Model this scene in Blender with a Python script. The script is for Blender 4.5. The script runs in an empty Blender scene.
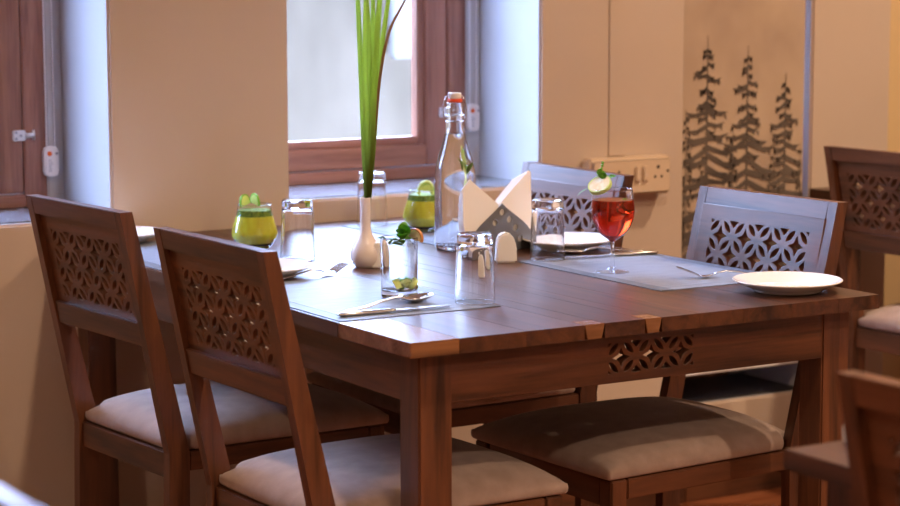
import bpy, bmesh, math, random
from mathutils import Vector, Matrix
random.seed(7)
SC = bpy.context.scene
COL = SC.collection

# ------------------------------------------------------------------ camera
F_PX, PITCH, YAW, ROLL = 2179.09, 0.1290, 0.5441, -0.0026
CAM = Vector((-1.6632, -2.8684, 1.3306))
FW = Vector((math.sin(YAW)*math.cos(PITCH), math.cos(YAW)*math.cos(PITCH), -math.sin(PITCH)))
R0 = Vector((math.cos(YAW), -math.sin(YAW), 0)); U0 = R0.cross(FW)
RT = R0*math.cos(ROLL) + U0*math.sin(ROLL); UP = -R0*math.sin(ROLL) + U0*math.cos(ROLL)
cd = bpy.data.cameras.new('camera'); cam = bpy.data.objects.new('camera', cd); COL.objects.link(cam)
cd.sensor_width = 36; cd.lens = F_PX*36/900
cam.matrix_world = Matrix(((RT.x, UP.x, -FW.x, CAM.x), (RT.y, UP.y, -FW.y, CAM.y), (RT.z, UP.z, -FW.z, CAM.z), (0, 0, 0, 1)))
cd.clip_start = .05
cd.dof.use_dof = True; cd.dof.focus_distance = 3.85; cd.dof.aperture_fstop = 5.0
SC.camera = cam
def px(u, v, ax, val):          # pixel -> point on an axis plane of the place
    d = FW + RT*((u-450)/F_PX) + UP*((253-v)/F_PX)
    return CAM + d*((val-CAM[ax])/d[ax])

# ------------------------------------------------------------------ sky, lamps, exposure
w = bpy.data.worlds.new('world'); SC.world = w; w.use_nodes = True
bg = w.node_tree.nodes['Background']; bg.inputs[0].default_value = (.44, .59, 1.0, 1); bg.inputs[1].default_value = 23.5
SC.view_settings.view_transform = 'Standard'; SC.view_settings.look = 'None'
SC.view_settings.gamma = 1; SC.view_settings.use_curve_mapping = False
SC.view_settings.exposure = 0.50
LAMP_W = 68.0
LAMP_C = (1.0, .73, .50)
LAMPS = [(2.5, .40, 2.1), (2.5, -2.2, 2.6), (.35, -.9, 1.3), (-1.9, -.5, .7), (-1.9, -3.4, .8), (.35, -3.4, 2.0)]

# ------------------------------------------------------------------ helpers
FLOOR = -.03; CEIL = 2.95; TZ = .76; WY = 1.524
def tag(o, label=None, cat=None, group=None, kind=None):
    if label: o['label'] = label
    if cat: o['category'] = cat
    if group: o['group'] = group
    if kind: o['kind'] = kind
    return o
def empty(name, loc=(0, 0, 0), rz=0):
    o = bpy.data.objects.new(name, None); COL.objects.link(o)
    o.location = loc; o.rotation_euler = (0, 0, rz); o.empty_display_size = .05
    return o
def obj(name, bm, m, parent=None, smooth=False, loc=None):
    me = bpy.data.meshes.new(name)
    if isinstance(bm, bmesh.types.BMesh):
        bmesh.ops.recalc_face_normals(bm, faces=bm.faces[:])
        bm.to_mesh(me); bm.free()
    else: me = bm
    if m is not None and not me.materials: me.materials.append(m)
    if smooth:
        for f in me.polygons: f.use_smooth = True
    o = bpy.data.objects.new(name, me); COL.objects.link(o)
    if parent: o.parent = parent
    if loc is not None: o.location = loc
    return o
def inst(name, me, parent=None, loc=None, rot=None):
    o = bpy.data.objects.new(name, me); COL.objects.link(o)
    if parent: o.parent = parent
    if loc is not None: o.location = loc
    if rot is not None: o.rotation_euler = rot
    return o
def bevel(bm, b, seg=2):
    if b > 0:
        bmesh.ops.bevel(bm, geom=bm.edges[:], offset=b, segments=seg, affect='EDGES', clamp_overlap=True)
    return bm
def hexa(pts, b=0, seg=2):           # 8 points: bottom 4 ccw, top 4 ccw
    bm = bmesh.new(); v = [bm.verts.new(p) for p in pts]
    for f in ((0, 3, 2, 1), (4, 5, 6, 7), (0, 1, 5, 4), (1, 2, 6, 5), (2, 3, 7, 6), (3, 0, 4, 7)): bm.faces.new([v[i] for i in f])
    return bevel(bm, b, seg)
def box(x0, x1, y0, y1, z0, z1, b=0, seg=2):
    return hexa([(x0, y0, z0), (x1, y0, z0), (x1, y1, z0), (x0, y1, z0), (x0, y0, z1), (x1, y0, z1), (x1, y1, z1), (x0, y1, z1)], b, seg)
def prism(poly, d0, d1, mapf, b=0):  # 2D polygon extruded between d0 and d1, mapf(a, b, d) -> 3D
    bm = bmesh.new()
    A = [bm.verts.new(mapf(x, y, d0)) for x, y in poly]; B = [bm.verts.new(mapf(x, y, d1)) for x, y in poly]
    bm.faces.new(A); bm.faces.new(B[::-1]); n = len(poly)
    for i in range(n): bm.faces.new((A[i], A[(i+1) % n], B[(i+1) % n], B[i]))
    return bevel(bm, b)
def lathe(prof, n=48, closed=True):  # prof: (r, z) loop
    bm = bmesh.new(); rings = []; pr = []
    m0 = len(prof); V2 = [Vector(q) for q in prof]
    def sharp(i):
        if not closed and i in (0, m0-1): return True
        a, b = V2[i]-V2[i-1], V2[(i+1) % m0]-V2[i]
        return V2[i].x < 1e-6 or a.length < 1e-7 or b.length < 1e-7 or a.angle(b) > .45
    for i in range(m0):                                # rounded spans are splined; long flat spans get support points at sharp corners
        pr.append(tuple(V2[i]))
        if i == m0-1 and not closed: break
        k = (i+1) % m0; a, b = V2[i], V2[k]; L = (b-a).length
        if L < .0025 or (a.x < 1e-6 and b.x < 1e-6): continue
        sa, sb = sharp(i), sharp(k)
        ta = (b-a) if sa else (b-V2[i-1])*.5; tb = (b-a) if sb else (V2[(k+1) % m0]-a)*.5
        ta = ta.normalized()*min(ta.length, L); tb = tb.normalized()*min(tb.length, L)
        e = min(.0008/L, .2)
        for t in ([e] if sa else [])+[.25, .5, .75]+([1-e] if sb else []):
            h = a*(2*t**3-3*t*t+1)+ta*(t**3-2*t*t+t)+b*(-2*t**3+3*t*t)+tb*(t**3-t*t)
            pr.append((max(h.x, 1e-4), h.y))
    for r, z in pr:
        if r < 1e-6: rings.append([bm.verts.new((0, 0, z))])
        else: rings.append([bm.verts.new((r*math.cos(2*math.pi*k/n), r*math.sin(2*math.pi*k/n), z)) for k in range(n)])
    m = len(rings)
    for i in range(m if closed else m-1):
        a, b = rings[i], rings[(i+1) % m]
        for k in range(n):
            k2 = (k+1) % n
            if len(a) == 1 and len(b) == 1: continue
            if len(a) == 1: bm.faces.new((a[0], b[k2], b[k]))
            elif len(b) == 1: bm.faces.new((a[k], a[k2], b[0]))
            else: bm.faces.new((a[k], a[k2], b[k2], b[k]))
    return bm
def tube(bm, pts, r, n=8, caps=True):
    rings = []; P = [Vector(p) for p in pts]
    prev = None
    for i, p in enumerate(P):
        t = (P[min(i+1, len(P)-1)] - P[max(i-1, 0)]).normalized()
        if prev is None:
            a = Vector((0, 0, 1)) if abs(t.z) < .9 else Vector((1, 0, 0))
            x = t.cross(a).normalized()
        else: x = (prev - t*prev.dot(t)).normalized()
        prev = x; y = t.cross(x)
        rr = r[i] if isinstance(r, (list, tuple)) else r
        rings.append([bm.verts.new(p + x*rr*math.cos(2*math.pi*k/n) + y*rr*math.sin(2*math.pi*k/n)) for k in range(n)])
    for a, b in zip(rings, rings[1:]):
        for k in range(n): bm.faces.new((a[k], a[(k+1) % n], b[(k+1) % n], b[k]))
    if caps: bm.faces.new(rings[0][::-1]); bm.faces.new(rings[-1])
    return bm
def smooth_pts(pts, it=2):
    P = [Vector(p) for p in pts]
    for _ in range(it):
        Q = [P[0]]
        for a, b in zip(P, P[1:]): Q += [a*.75+b*.25, a*.25+b*.75]
        P = Q + [P[-1]]
    return P
def flatcurve(outer, holes, thick, bev=0.0):     # plate in the XY plane with real holes, as a mesh
    cu = bpy.data.curves.new('plate', 'CURVE'); cu.dimensions = '2D'; cu.fill_mode = 'BOTH'
    cu.extrude = thick/2 - bev; cu.bevel_depth = bev; cu.bevel_resolution = 1
    for poly in [outer] + holes:
        s = cu.splines.new('POLY'); s.points.add(len(poly)-1)
        for i, (x, y) in enumerate(poly): s.points[i].co = (x, y, 0, 1)
        s.use_cyclic_u = True
    o = bpy.data.objects.new('plate', cu); COL.objects.link(o)
    dg = bpy.context.evaluated_depsgraph_get(); dg.update()
    me = bpy.data.meshes.new_from_object(o.evaluated_get(dg))
    bpy.data.objects.remove(o); bpy.data.curves.remove(cu)
    return me

# ------------------------------------------------------------------ materials
def mat(name, col, rough=.5, metal=0, spec=.5, trans=0, ior=1.45, coat=0, emit=None, estr=0, sss=0, sheen=0):
    m = bpy.data.materials.new(name); m.use_nodes = True; b = m.node_tree.nodes['Principled BSDF']
    b.inputs['Base Color'].default_value = (*col, 1); b.inputs['Roughness'].default_value = rough
    b.inputs['Metallic'].default_value = metal; b.inputs['Specular IOR Level'].default_value = spec
    b.inputs['Transmission Weight'].default_value = trans; b.inputs['IOR'].default_value = ior
    b.inputs['Coat Weight'].default_value = coat; b.inputs['Coat Roughness'].default_value = .12
    b.inputs['Subsurface Weight'].default_value = sss; b.inputs['Sheen Weight'].default_value = sheen
    if emit: b.inputs['Emission Color'].default_value = (*emit, 1); b.inputs['Emission Strength'].default_value = estr
    return m
def nodes(m): return m.node_tree.nodes, m.node_tree.links, m.node_tree.nodes['Principled BSDF']
def noise_col(m, c0, c1, scale=(8, 8, 8), detail=4, lo=.3, hi=.7, rand=0.0, coord='Object', bump=0, bscale=1.0, dist=.004):
    N, L, B = nodes(m)
    tc = N.new('ShaderNodeTexCoord'); mp = N.new('ShaderNodeMapping'); mp.inputs['Scale'].default_value = scale
    L.new(tc.outputs[coord], mp.inputs[0])
    nz = N.new('ShaderNodeTexNoise'); nz.inputs['Scale'].default_value = 1; nz.inputs['Detail'].default_value = detail
    L.new(mp.outputs[0], nz.inputs['Vector'])
    rp = N.new('ShaderNodeValToRGB'); rp.color_ramp.elements[0].position = lo; rp.color_ramp.elements[1].position = hi
    rp.color_ramp.elements[0].color = (*c0, 1); rp.color_ramp.elements[1].color = (*c1, 1)
    L.new(nz.outputs['Fac'], rp.inputs[0]); L.new(rp.outputs[0], B.inputs['Base Color'])
    if bump:
        bp = N.new('ShaderNodeBump'); bp.inputs['Strength'].default_value = bump; bp.inputs['Distance'].default_value = dist
        n2 = N.new('ShaderNodeTexNoise'); n2.inputs['Scale'].default_value = bscale; n2.inputs['Detail'].default_value = 5
        L.new(tc.outputs[coord], n2.inputs['Vector']); L.new(n2.outputs['Fac'], bp.inputs['Height']); L.new(bp.outputs[0], B.inputs['Normal'])
    return m
WDARK, WLIGHT = (.028, .0095, .0048), (.172, .060, .024)
def wood(name, axis, rough=.36, tone=1.0, dark=WDARK, light=WLIGHT, spec=.7):
    m = mat(name, light, rough, spec=spec, coat=.0)
    N, L, B = nodes(m)
    tc = N.new('ShaderNodeTexCoord'); oi = N.new('ShaderNodeObjectInfo')
    mul = N.new('ShaderNodeVectorMath'); mul.operation = 'SCALE'; mul.inputs[0].default_value = (7, 3, 5)
    L.new(oi.outputs['Random'], mul.inputs['Scale'])
    add = N.new('ShaderNodeVectorMath'); L.new(tc.outputs['Object'], add.inputs[0]); L.new(mul.outputs[0], add.inputs[1])
    mp = N.new('ShaderNodeMapping'); s = [22.0, 22.0, 22.0]; s['xyz'.index(axis)] = 1.6; mp.inputs['Scale'].default_value = s
    L.new(add.outputs[0], mp.inputs[0])
    n1 = N.new('ShaderNodeTexNoise'); n1.inputs['Scale'].default_value = 1; n1.inputs['Detail'].default_value = 3; n1.inputs['Distortion'].default_value = 1.4
    n2 = N.new('ShaderNodeTexNoise'); n2.inputs['Scale'].default_value = 9; n2.inputs['Detail'].default_value = 5
    L.new(mp.outputs[0], n1.inputs['Vector']); L.new(mp.outputs[0], n2.inputs['Vector'])
    mx = N.new('ShaderNodeMath'); mx.operation = 'MULTIPLY_ADD'; mx.inputs[1].default_value = .35; L.new(n2.outputs['Fac'], mx.inputs[0]); L.new(n1.outputs['Fac'], mx.inputs[2])
    rd = N.new('ShaderNodeMath'); rd.operation = 'MULTIPLY_ADD'; rd.inputs[1].default_value = .16; rd.inputs[2].default_value = -.08
    L.new(oi.outputs['Random'], rd.inputs[0])
    ad = N.new('ShaderNodeMath'); L.new(mx.outputs[0], ad.inputs[0]); L.new(rd.outputs[0], ad.inputs[1])
    rp = N.new('ShaderNodeValToRGB'); e = rp.color_ramp.elements
    e[0].position = .42; e[0].color = (*[c*tone for c in dark], 1); e[1].position = .95; e[1].color = (*[c*tone for c in light], 1)
    k = rp.color_ramp.elements.new(.66); k.color = (*[(a*.5+b*.5)*tone for a, b in zip(dark, light)], 1)
    L.new(ad.outputs[0], rp.inputs[0]); L.new(rp.outputs[0], B.inputs['Base Color'])
    bp = N.new('ShaderNodeBump'); bp.inputs['Strength'].default_value = .12; bp.inputs['Distance'].default_value = .001
    L.new(n2.outputs['Fac'], bp.inputs['Height']); L.new(bp.outputs[0], B.inputs['Normal'])
    return m
WX, WYW, WZ = wood('wood_x', 'x'), wood('wood_y', 'y'), wood('wood_z', 'z')
TOPW = wood('table_top_wood', 'y', .34, .70, spec=.75)
TOPW_L = wood('table_top_light_wood', 'x', .26, 1.0, (.11, .045, .02), (.30, .13, .055))
WINW = wood('window_wood_z', 'z', .34, 1.9, (.10, .042, .026), (.24, .11, .070))
WINWX = wood('window_wood_x', 'x', .34, 1.9, (.10, .042, .026), (.24, .11, .070))
WALL = noise_col(mat('tan_plaster', (.62, .46, .31), .75, spec=.3), (.52, .405, .315), (.575, .45, .35), (2, 2, 2), 5, bump=.10, bscale=22, dist=.003)
REVEAL = noise_col(mat('white_plaster', (.78, .78, .79), .6, spec=.3), (.46, .46, .48), (.51, .51, .53), (4, 4, 4), 4, bump=.08, bscale=30, dist=.003)
NICHE = mat('yellow_plaster', (.68, .48, .25), .75, spec=.3)
CEILM = mat('ceiling_paint', (.82, .80, .77), .8)
BACKW = mat('back_wall_paint', (.74, .66, .57), .8)
FLOORM = noise_col(mat('red_floor', (.25, .08, .03), .35), (.20, .055, .02), (.30, .10, .04), (3, 30, 3), 4)
GRAN = noise_col(mat('granite', (.2, .2, .22), .22), (.05, .05, .055), (.26, .26, .28), (120, 120, 120), 3, bump=.02, bscale=40)
DGRAN = noise_col(mat('dark_granite', (.03, .025, .025), .55), (.008, .006, .006), (.03, .022, .02), (20, 60, 60), 4)
FAB = noise_col(mat('beige_suede', (.42, .31, .24), .9, spec=.15, sheen=.25), (.33, .235, .195), (.42, .305, .255), (30, 30, 30), 6, bump=.15, bscale=220, dist=.002)
CER = mat('white_ceramic', (.80, .77, .74), .10)
SHAK = mat('white_shaker', (.82, .80, .76), .3)
STEEL = mat('stainless_steel', (.70, .68, .66), .22, metal=1)
ZINC = mat('zinc_bracket', (.75, .74, .74), .3, metal=.8)
GREYM = mat('grey_metal', (.16, .165, .18), .4, metal=.4)
NAP = mat('napkin_paper', (.86, .80, .74), .9, spec=.1, sss=0)
GLASS = mat('clear_glass', (1, 1, 1), 0.0, trans=1, ior=1.47)
WATER = mat('water', (.97, .99, 1), 0.0, trans=1, ior=1.33)
GREENJ = noise_col(mat('green_juice', (.7, .7, .03), .25), (.66, .62, .012), (.80, .82, .07), (60, 60, 40), 4)
FOAM = noise_col(mat('green_foam', (.12, .26, .01), .6), (.06, .17, .008), (.30, .44, .04), (160, 160, 160), 3)
REDJ = mat('red_drink', (.80, .038, .005), 0.0, trans=.92, ior=1.34)
LIMEF = mat('lime_flesh', (.62, .74, .22), .35, sss=0)
LIMER = mat('lime_rind', (.16, .42, .02), .35)
ORNG = mat('orange_peel', (.55, .22, .05), .45)
CITR = noise_col(mat('citrus_flesh', (.85, .72, .42), .35), (.80, .60, .25), (.92, .85, .62), (120, 120, 120), 3)
MINT = noise_col(mat('mint_leaf', (.10, .36, .02), .4), (.05, .24, .01), (.24, .56, .04), (60, 60, 60), 3)
BLADE = mat('grass_blade', (.20, .42, .02), .38)
BLADEB = mat('dry_blade', (.30, .15, .05), .5)
VASEM = mat('vase_glaze', (.74, .66, .62), .12)
PLAS = mat('cream_plastic', (.66, .50, .35), .4)
PLASW = mat('white_plastic', (.80, .78, .78), .35)
PLASD = mat('dark_holes', (.02, .018, .015), .6)
OR = mat('orange_dot', (.75, .13, .01), .4)
GREYT = mat('grey_print', (.36, .36, .40), .5)
CHAIN = mat('bead_chain', (.78, .76, .78), .3)
MATM = noise_col(mat('woven_mat', (.50, .56, .66), .5, spec=.2), (.20, .23, .29), (.265, .30, .37), (14, 160, 14), 4, bump=.25, bscale=260, dist=.001)
MATB = noise_col(mat('woven_mat_border', (.20, .23, .28), .5, spec=.3), (.11, .125, .155), (.16, .18, .215), (160, 160, 14), 4, bump=.25, bscale=260, dist=.001)
REDS = mat('red_seal', (.70, .07, .015), .45)
BLINDM = noise_col(mat('blind_fabric', (.46, .34, .245), .85, spec=.1), (.40, .29, .215), (.52, .39, .28), (5, 5, 4), 3, lo=.35, hi=.65)
PINE = noise_col(mat('printed_pine', (.075, .058, .05), .85, spec=.1), (.075, .06, .052), (.16, .125, .10), (9, 9, 7), 4)
PINEF = noise_col(mat('printed_mist_pine', (.20, .15, .11), .85, spec=.1), (.18, .135, .10), (.30, .22, .16), (9, 9, 7), 4)
MIST = mat('printed_mist', (.40, .29, .22), .85, spec=.1)
OUTW = noise_col(mat('outside_render', (.70, .68, .65), .9), (.33, .265, .185), (.48, .385, .275), (3.0, 3.0, 1.2), 6, lo=.35, hi=.65)
OUTB = mat('outside_white', (.90, .90, .89), .8)
FACADE = mat('low_bounce_facade', (.06, .055, .05), .9)  # unseen outer finish, added dark to cut bounce onto the outside wall
OUTG = mat('outside_ground', (.09, .08, .065), .9)
def thin_glass(name, tint, rough, f0, f1, power):      # clear sheet: transparent, more mirror-like towards grazing angles
    m = bpy.data.materials.new(name); m.use_nodes = True; N, L = m.node_tree.nodes, m.node_tree.links
    N.clear(); o = N.new('ShaderNodeOutputMaterial'); mx = N.new('ShaderNodeMixShader'); t = N.new('ShaderNodeBsdfTransparent'); g = N.new('ShaderNodeBsdfGlossy')
    t.inputs[0].default_value = (*tint, 1); g.inputs['Roughness'].default_value = rough
    lw = N.new('ShaderNodeLayerWeight'); lw.inputs[0].default_value = .5
    pw = N.new('ShaderNodeMath'); pw.operation = 'POWER'; pw.inputs[1].default_value = power; L.new(lw.outputs['Facing'], pw.inputs[0])
    ma = N.new('ShaderNodeMath'); ma.operation = 'MULTIPLY_ADD'; ma.inputs[1].default_value = f1; ma.inputs[2].default_value = f0; ma.use_clamp = True
    L.new(pw.outputs[0], ma.inputs[0])
    L.new(ma.outputs[0], mx.inputs[0]); L.new(t.outputs[0], mx.inputs[1]); L.new(g.outputs[0], mx.inputs[2]); L.new(mx.outputs[0], o.inputs[0])
    return m
PANE = thin_glass('window_glass', (.97, .98, .98), .02, .03, .9, 5)
CLEARD = thin_glass('clear_soda', (.97, .98, .98), .02, .02, .25, 3)
THIN = thin_glass('thin_clear_glass', (.965, .975, .98), .02, .035, .75, 3.2)

# ------------------------------------------------------------------ the room
ZH = 2.55
XB = [-6.0, -.70, .138, .574, 1.249, 1.686, 2.10, 2.375, 2.95, 12.0]  # ends run past the room, unseen, added to block low sky
ZB = [FLOOR, .2205, .8005, .8135, ZH, CEIL]
OPEN = {}
def solid(i, j):
    x = (XB[i]+XB[i+1])/2; z = (ZB[j]+ZB[j+1])/2
    if -.70 < x < .138 and .8005 < z < ZH: return False
    if .574 < x < 1.249 and .8135 < z < ZH: return False
    if 1.686 < x < 2.10 and .2205 < z < ZH: return False
    if 2.375 < x < 2.95 and z < ZH: return False
    return True
WD = .34                                     # wall thickness
bm = bmesh.new(); vc = {}
def V(x, y, z):
    k = (round(x, 4), round(y, 4), round(z, 4))
    if k not in vc: vc[k] = bm.verts.new(k)
    return vc[k]
nx, nz = len(XB)-1, len(ZB)-1
for i in range(nx):
    for j in range(nz):
        if not solid(i, j): continue
        x0, x1, z0, z1 = XB[i], XB[i+1], ZB[j], ZB[j+1]; y0, y1 = WY, WY+WD
        bm.faces.new((V(x0, y0, z0), V(x1, y0, z0), V(x1, y0, z1), V(x0, y0, z1))).material_index = 0
        bm.faces.new((V(x0, y1, z0), V(x0, y1, z1), V(x1, y1, z1), V(x1, y1, z0))).material_index = 2
        for (di, dj, q) in ((-1, 0, (x0, x0, z0, z1)), (1, 0, (x1, x1, z0, z1)), (0, -1, (x0, x1, z0, z0)), (0, 1, (x0, x1, z1, z1))):
            a, b = i+di, j+dj
            if 0 <= a < nx and 0 <= b < nz and solid(a, b): continue
            p0, p1, q0, q1 = q
            f = bm.faces.new((V(p0, y0, q0), V(p1, y0, q1), V(p1, y1, q1), V(p0, y1, q0)))
            f.material_index = 1
bmesh.ops.recalc_face_normals(bm, faces=bm.faces[:])
for v in bm.verts:
    if abs(v.co.x-.574) < 1e-3 and abs(v.co.y-WY-WD) < 1e-3 and .80 < v.co.z < ZH+.01: v.co.x = .28  # hidden left reveal splayed outwards, shaped to let more sky onto the far right chair
ed = [e for e in bm.edges if len(e.link_faces) == 2 and {f.material_index for f in e.link_faces} == {0, 1} and all(abs(v.co.y-WY) < 1e-4 for v in e.verts)]
bmesh.ops.bevel(bm, geom=ed, offset=.006, segments=3, affect='EDGES')
wl = obj('wall_window', bm, WALL); wl.data.materials.append(REVEAL); wl.data.materials.append(FACADE); tag(wl, kind='structure')
tag(obj('wall_niche', box(2.375, 2.95, WY+.20, WY+.26, FLOOR, ZH), NICHE), kind='structure')
tag(obj('floor', box(-3.5, 5, -5.5, WY+WD, FLOOR-.06, FLOOR), FLOORM), kind='structure')
tag(obj('ceiling', box(-3.5, 5, -5.5, WY+WD, CEIL, CEIL+.1), CEILM), kind='structure')
tag(obj('wall_left', box(-3.6, -3.5, -5.5, WY+WD, FLOOR, CEIL), BACKW), kind='structure')
tag(obj('wall_right', box(5, 5.1, -5.5, WY+WD, FLOOR, CEIL), BACKW), kind='structure')
tag(obj('wall_front', box(-3.6, 5.1, -5.6, -5.5, FLOOR, CEIL), BACKW), kind='structure')
for k, (a, b) in enumerate(((-3.5, 1.69), (1.69, 2.375))):
    tag(obj('baseboard_window' if k == 0 else 'baseboard_low_window', box(a, b, WY-.016, WY, FLOOR, FLOOR+.085, .003), WX), kind='structure')

# ------------------------------------------------------------------ windows
YG = 1.80                                     # room face of the timber
def window(n, x0, x1, zs, gran, z1=2.55, lw=1.0):
    W = empty('window_%d' % n, ((x0+x1)/2, YG, zs)); tag(W, kind='structure')
    o = (-(x0+x1)/2, -YG, -zs)
    def part(name, m, *a, b=.003):
        return obj(name, box(*a, b), m, W, loc=o)
    part('sill', gran, x0+.0005, x1-.0005, WY+.014, YG+.06, zs-.003, zs+.0005, b=.001)
    fs = .040                                 # white strip beside the timber
    part('side_strip', REVEAL, x1-fs, x1-.0005, YG-.004, YG+.055, zs, z1-.001)
    part('side_strip', REVEAL, x0+.0005, x0+fs, YG-.004, YG+.055, zs, z1-.001)
    a, c = x0+fs, x1-fs
    fw = .052
    part('frame_stile', WINW, c-fw, c, YG, YG+.055, zs, z1-.001); part('frame_stile', WINW, a, a+fw*lw, YG, YG+.055, zs, z1-.001)
    part('frame_rail', WINWX, a+fw*lw, c-fw, YG, YG+.055, zs, zs+.030); part('frame_rail', WINWX, a+fw*lw, c-fw, YG, YG+.055, z1-.05, z1-.001)
    a += fw*lw+.002; c -= fw+.002; zb = zs+.033; zt = z1-.053; sw = .060; rh = .70 if n == 3 else .052  # low window's tall bottom rail is added behind the blind to keep daylight off its sill
    part('sash_stile', WINW, c-sw, c, YG+.004, YG+.05, zb, zt); part('sash_stile', WINW, a, a+sw*lw, YG+.004, YG+.05, zb, zt)
    part('sash_rail', WINWX, a+sw*lw, c-sw, YG+.004, YG+.05, zb, zb+rh); part('sash_rail', WINWX, a+sw*lw, c-sw, YG+.004, YG+.05, zt-.06, zt)
    a += sw*lw; c -= sw; zb += rh; zt -= .06; bd = .020
    part('glazing_bead', WINW, c-bd, c, YG+.012, YG+.045, zb, zt); part('glazing_bead', WINW, a, a+bd, YG+.012, YG+.045, zb, zt)
    part('glazing_bead', WINWX, a+bd, c-bd, YG+.012, YG+.045, zb, zb+bd); part('glazing_bead', WINWX, a+bd, c-bd, YG+.012, YG+.045, zt-bd, zt)
    part('glass_pane', PANE, a+bd, c-bd, YG+.028, YG+.032, zb+bd, zt-bd, b=0)
    # latch bracket on the seam between frame and right sash stile
    if n < 3:
        hx, hz = x1-fs-fw-.001, zs+.163
        h = obj('latch', box(hx-.026, hx+.004, YG-.004, YG+.004, hz-.012, hz+.012, .002), ZINC, W, loc=o)
        bmh = bmesh.new(); tube(bmh, [(hx+.002, YG-.006, hz), (hx+.022, YG-.008, hz)], .006, 10)
        tube(bmh, [(hx+.020, YG-.009, hz+.012), (hx+.020, YG-.009, hz-.010)], .0035, 8)
        obj('latch_knob', bmh, ZINC, h, True)
        bmh = bmesh.new()
        for q in ((-.019, .007), (-.019, -.007), (-.008, 0)): tube(bmh, [(hx+q[0], YG-.003, hz+q[1]), (hx+q[0], YG-.0055, hz+q[1])], .0032, 8)
        obj('screw', bmh, GREYT, h)
    return W
window(1, -.70, .138, .803, GRAN)
window(2, .330, 1.249, .816, GRAN, lw=.6)  # unseen left side widened and its timber slimmed for more sky light
window(3, 1.686, 2.10, .223, DGRAN)

# outside
tag(obj('outside_wall', box(-6, 12, 6.0, 6.2, -1, 1.75), OUTW), 'pale grey rendered wall across the yard, seen through the window', 'wall')
tag(obj('added_shade_eave', hexa([(-6, 4.3, 1.44), (12, 4.3, 1.44), (12, 6.3, 1.70), (-6, 6.3, 1.70), (-6, 4.3, 1.50), (12, 4.3, 1.50), (12, 6.3, 1.78), (-6, 6.3, 1.78)]), OUTG), kind='structure')  # unseen eave, added to keep direct sky off the outside wall
q = px(393, 58, 1, 5.96)
q2 = px(415, 58, 1, 5.96)
tag(obj('outside_shutter_box', box(q.x, q2.x+.12, 5.94, 6.0, q.z, 1.58, .01), OUTB), 'white panel on the outside wall in the upper corner of the pane', 'panel')
for xa in (-6.3, 12.0): tag(obj('yard_sky_screen', box(xa, xa+.3, WY+WD, 6.2, -1.0, 3.0), FACADE), kind='structure')  # unseen end walls, added to shut low sky out of the yard
tag(obj('outside_ground', box(-6, 12, WY+WD, 9, -1.1, -1.0), OUTG), kind='structure')

# roller blind chains with their tensioners
def chain(x, label, zdev):
    t = empty('blind_chain', (x, YG-.012, zdev)); tag(t, label, 'blind chain', 'blind chains at the window reveals')
    bmc = bmesh.new()
    for sx in (-.009, .010):
        for k in range(int((2.52-zdev-.02)/.0062)):
            bmesh.ops.create_icosphere(bmc, subdivisions=1, radius=.0026, matrix=Matrix.Translation((sx, 0, .03+k*.0062)))
        tube(bmc, [(sx, 0, .028), (sx, 0, 2.52-zdev)], .0008, 5)
    obj('beads', bmc, CHAIN, t, True)
    body = [(-.017, -.028), (-.010, -.036), (.010, -.036), (.017, -.028), (.017, .024), (.010, .032), (-.010, .032), (-.017, .024)]
    d = obj('tensioner', prism(body, -.009, .011, lambda a, b, c: (a, c, b), .003), PLASW, t)
    bmd = bmesh.new(); tube(bmd, [(-.006, -.009, .016), (-.006, -.0108, .016)], .0055, 14); obj('orange_dot', bmd, OR, d)
    bmd = bmesh.new(); tube(bmd, [(.011, -.009, .016), (.011, -.0105, .016)], .0035, 10); obj('screw', bmd, GREYT, d)
    cu = bpy.data.curves.new('lettering', 'FONT'); cu.body = 'clivic'; cu.size = .015; cu.extrude = .0003; cu.align_x = 'CENTER'
    to = bpy.data.objects.new('lettering', cu); COL.objects.link(to)
    me = bpy.data.meshes.new_from_object(to.evaluated_get(bpy.context.evaluated_depsgraph_get())); bpy.data.objects.remove(to)
    me.materials.clear(); me.materials.append(GREYT)
    me.transform(Matrix.Translation((-.009, -.0096, -.012)) @ Matrix.Rotation(math.pi/2, 4, 'X') @ Matrix.Rotation(-math.pi/2, 4, 'Z'))
    o = inst('lettering', me, d)
    return t
chain(.103, 'beaded blind chain with white tensioner hanging above the left chairs', .908)
chain(1.222, 'beaded blind chain with white tensioner hanging behind the water bottle', .965)

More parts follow.
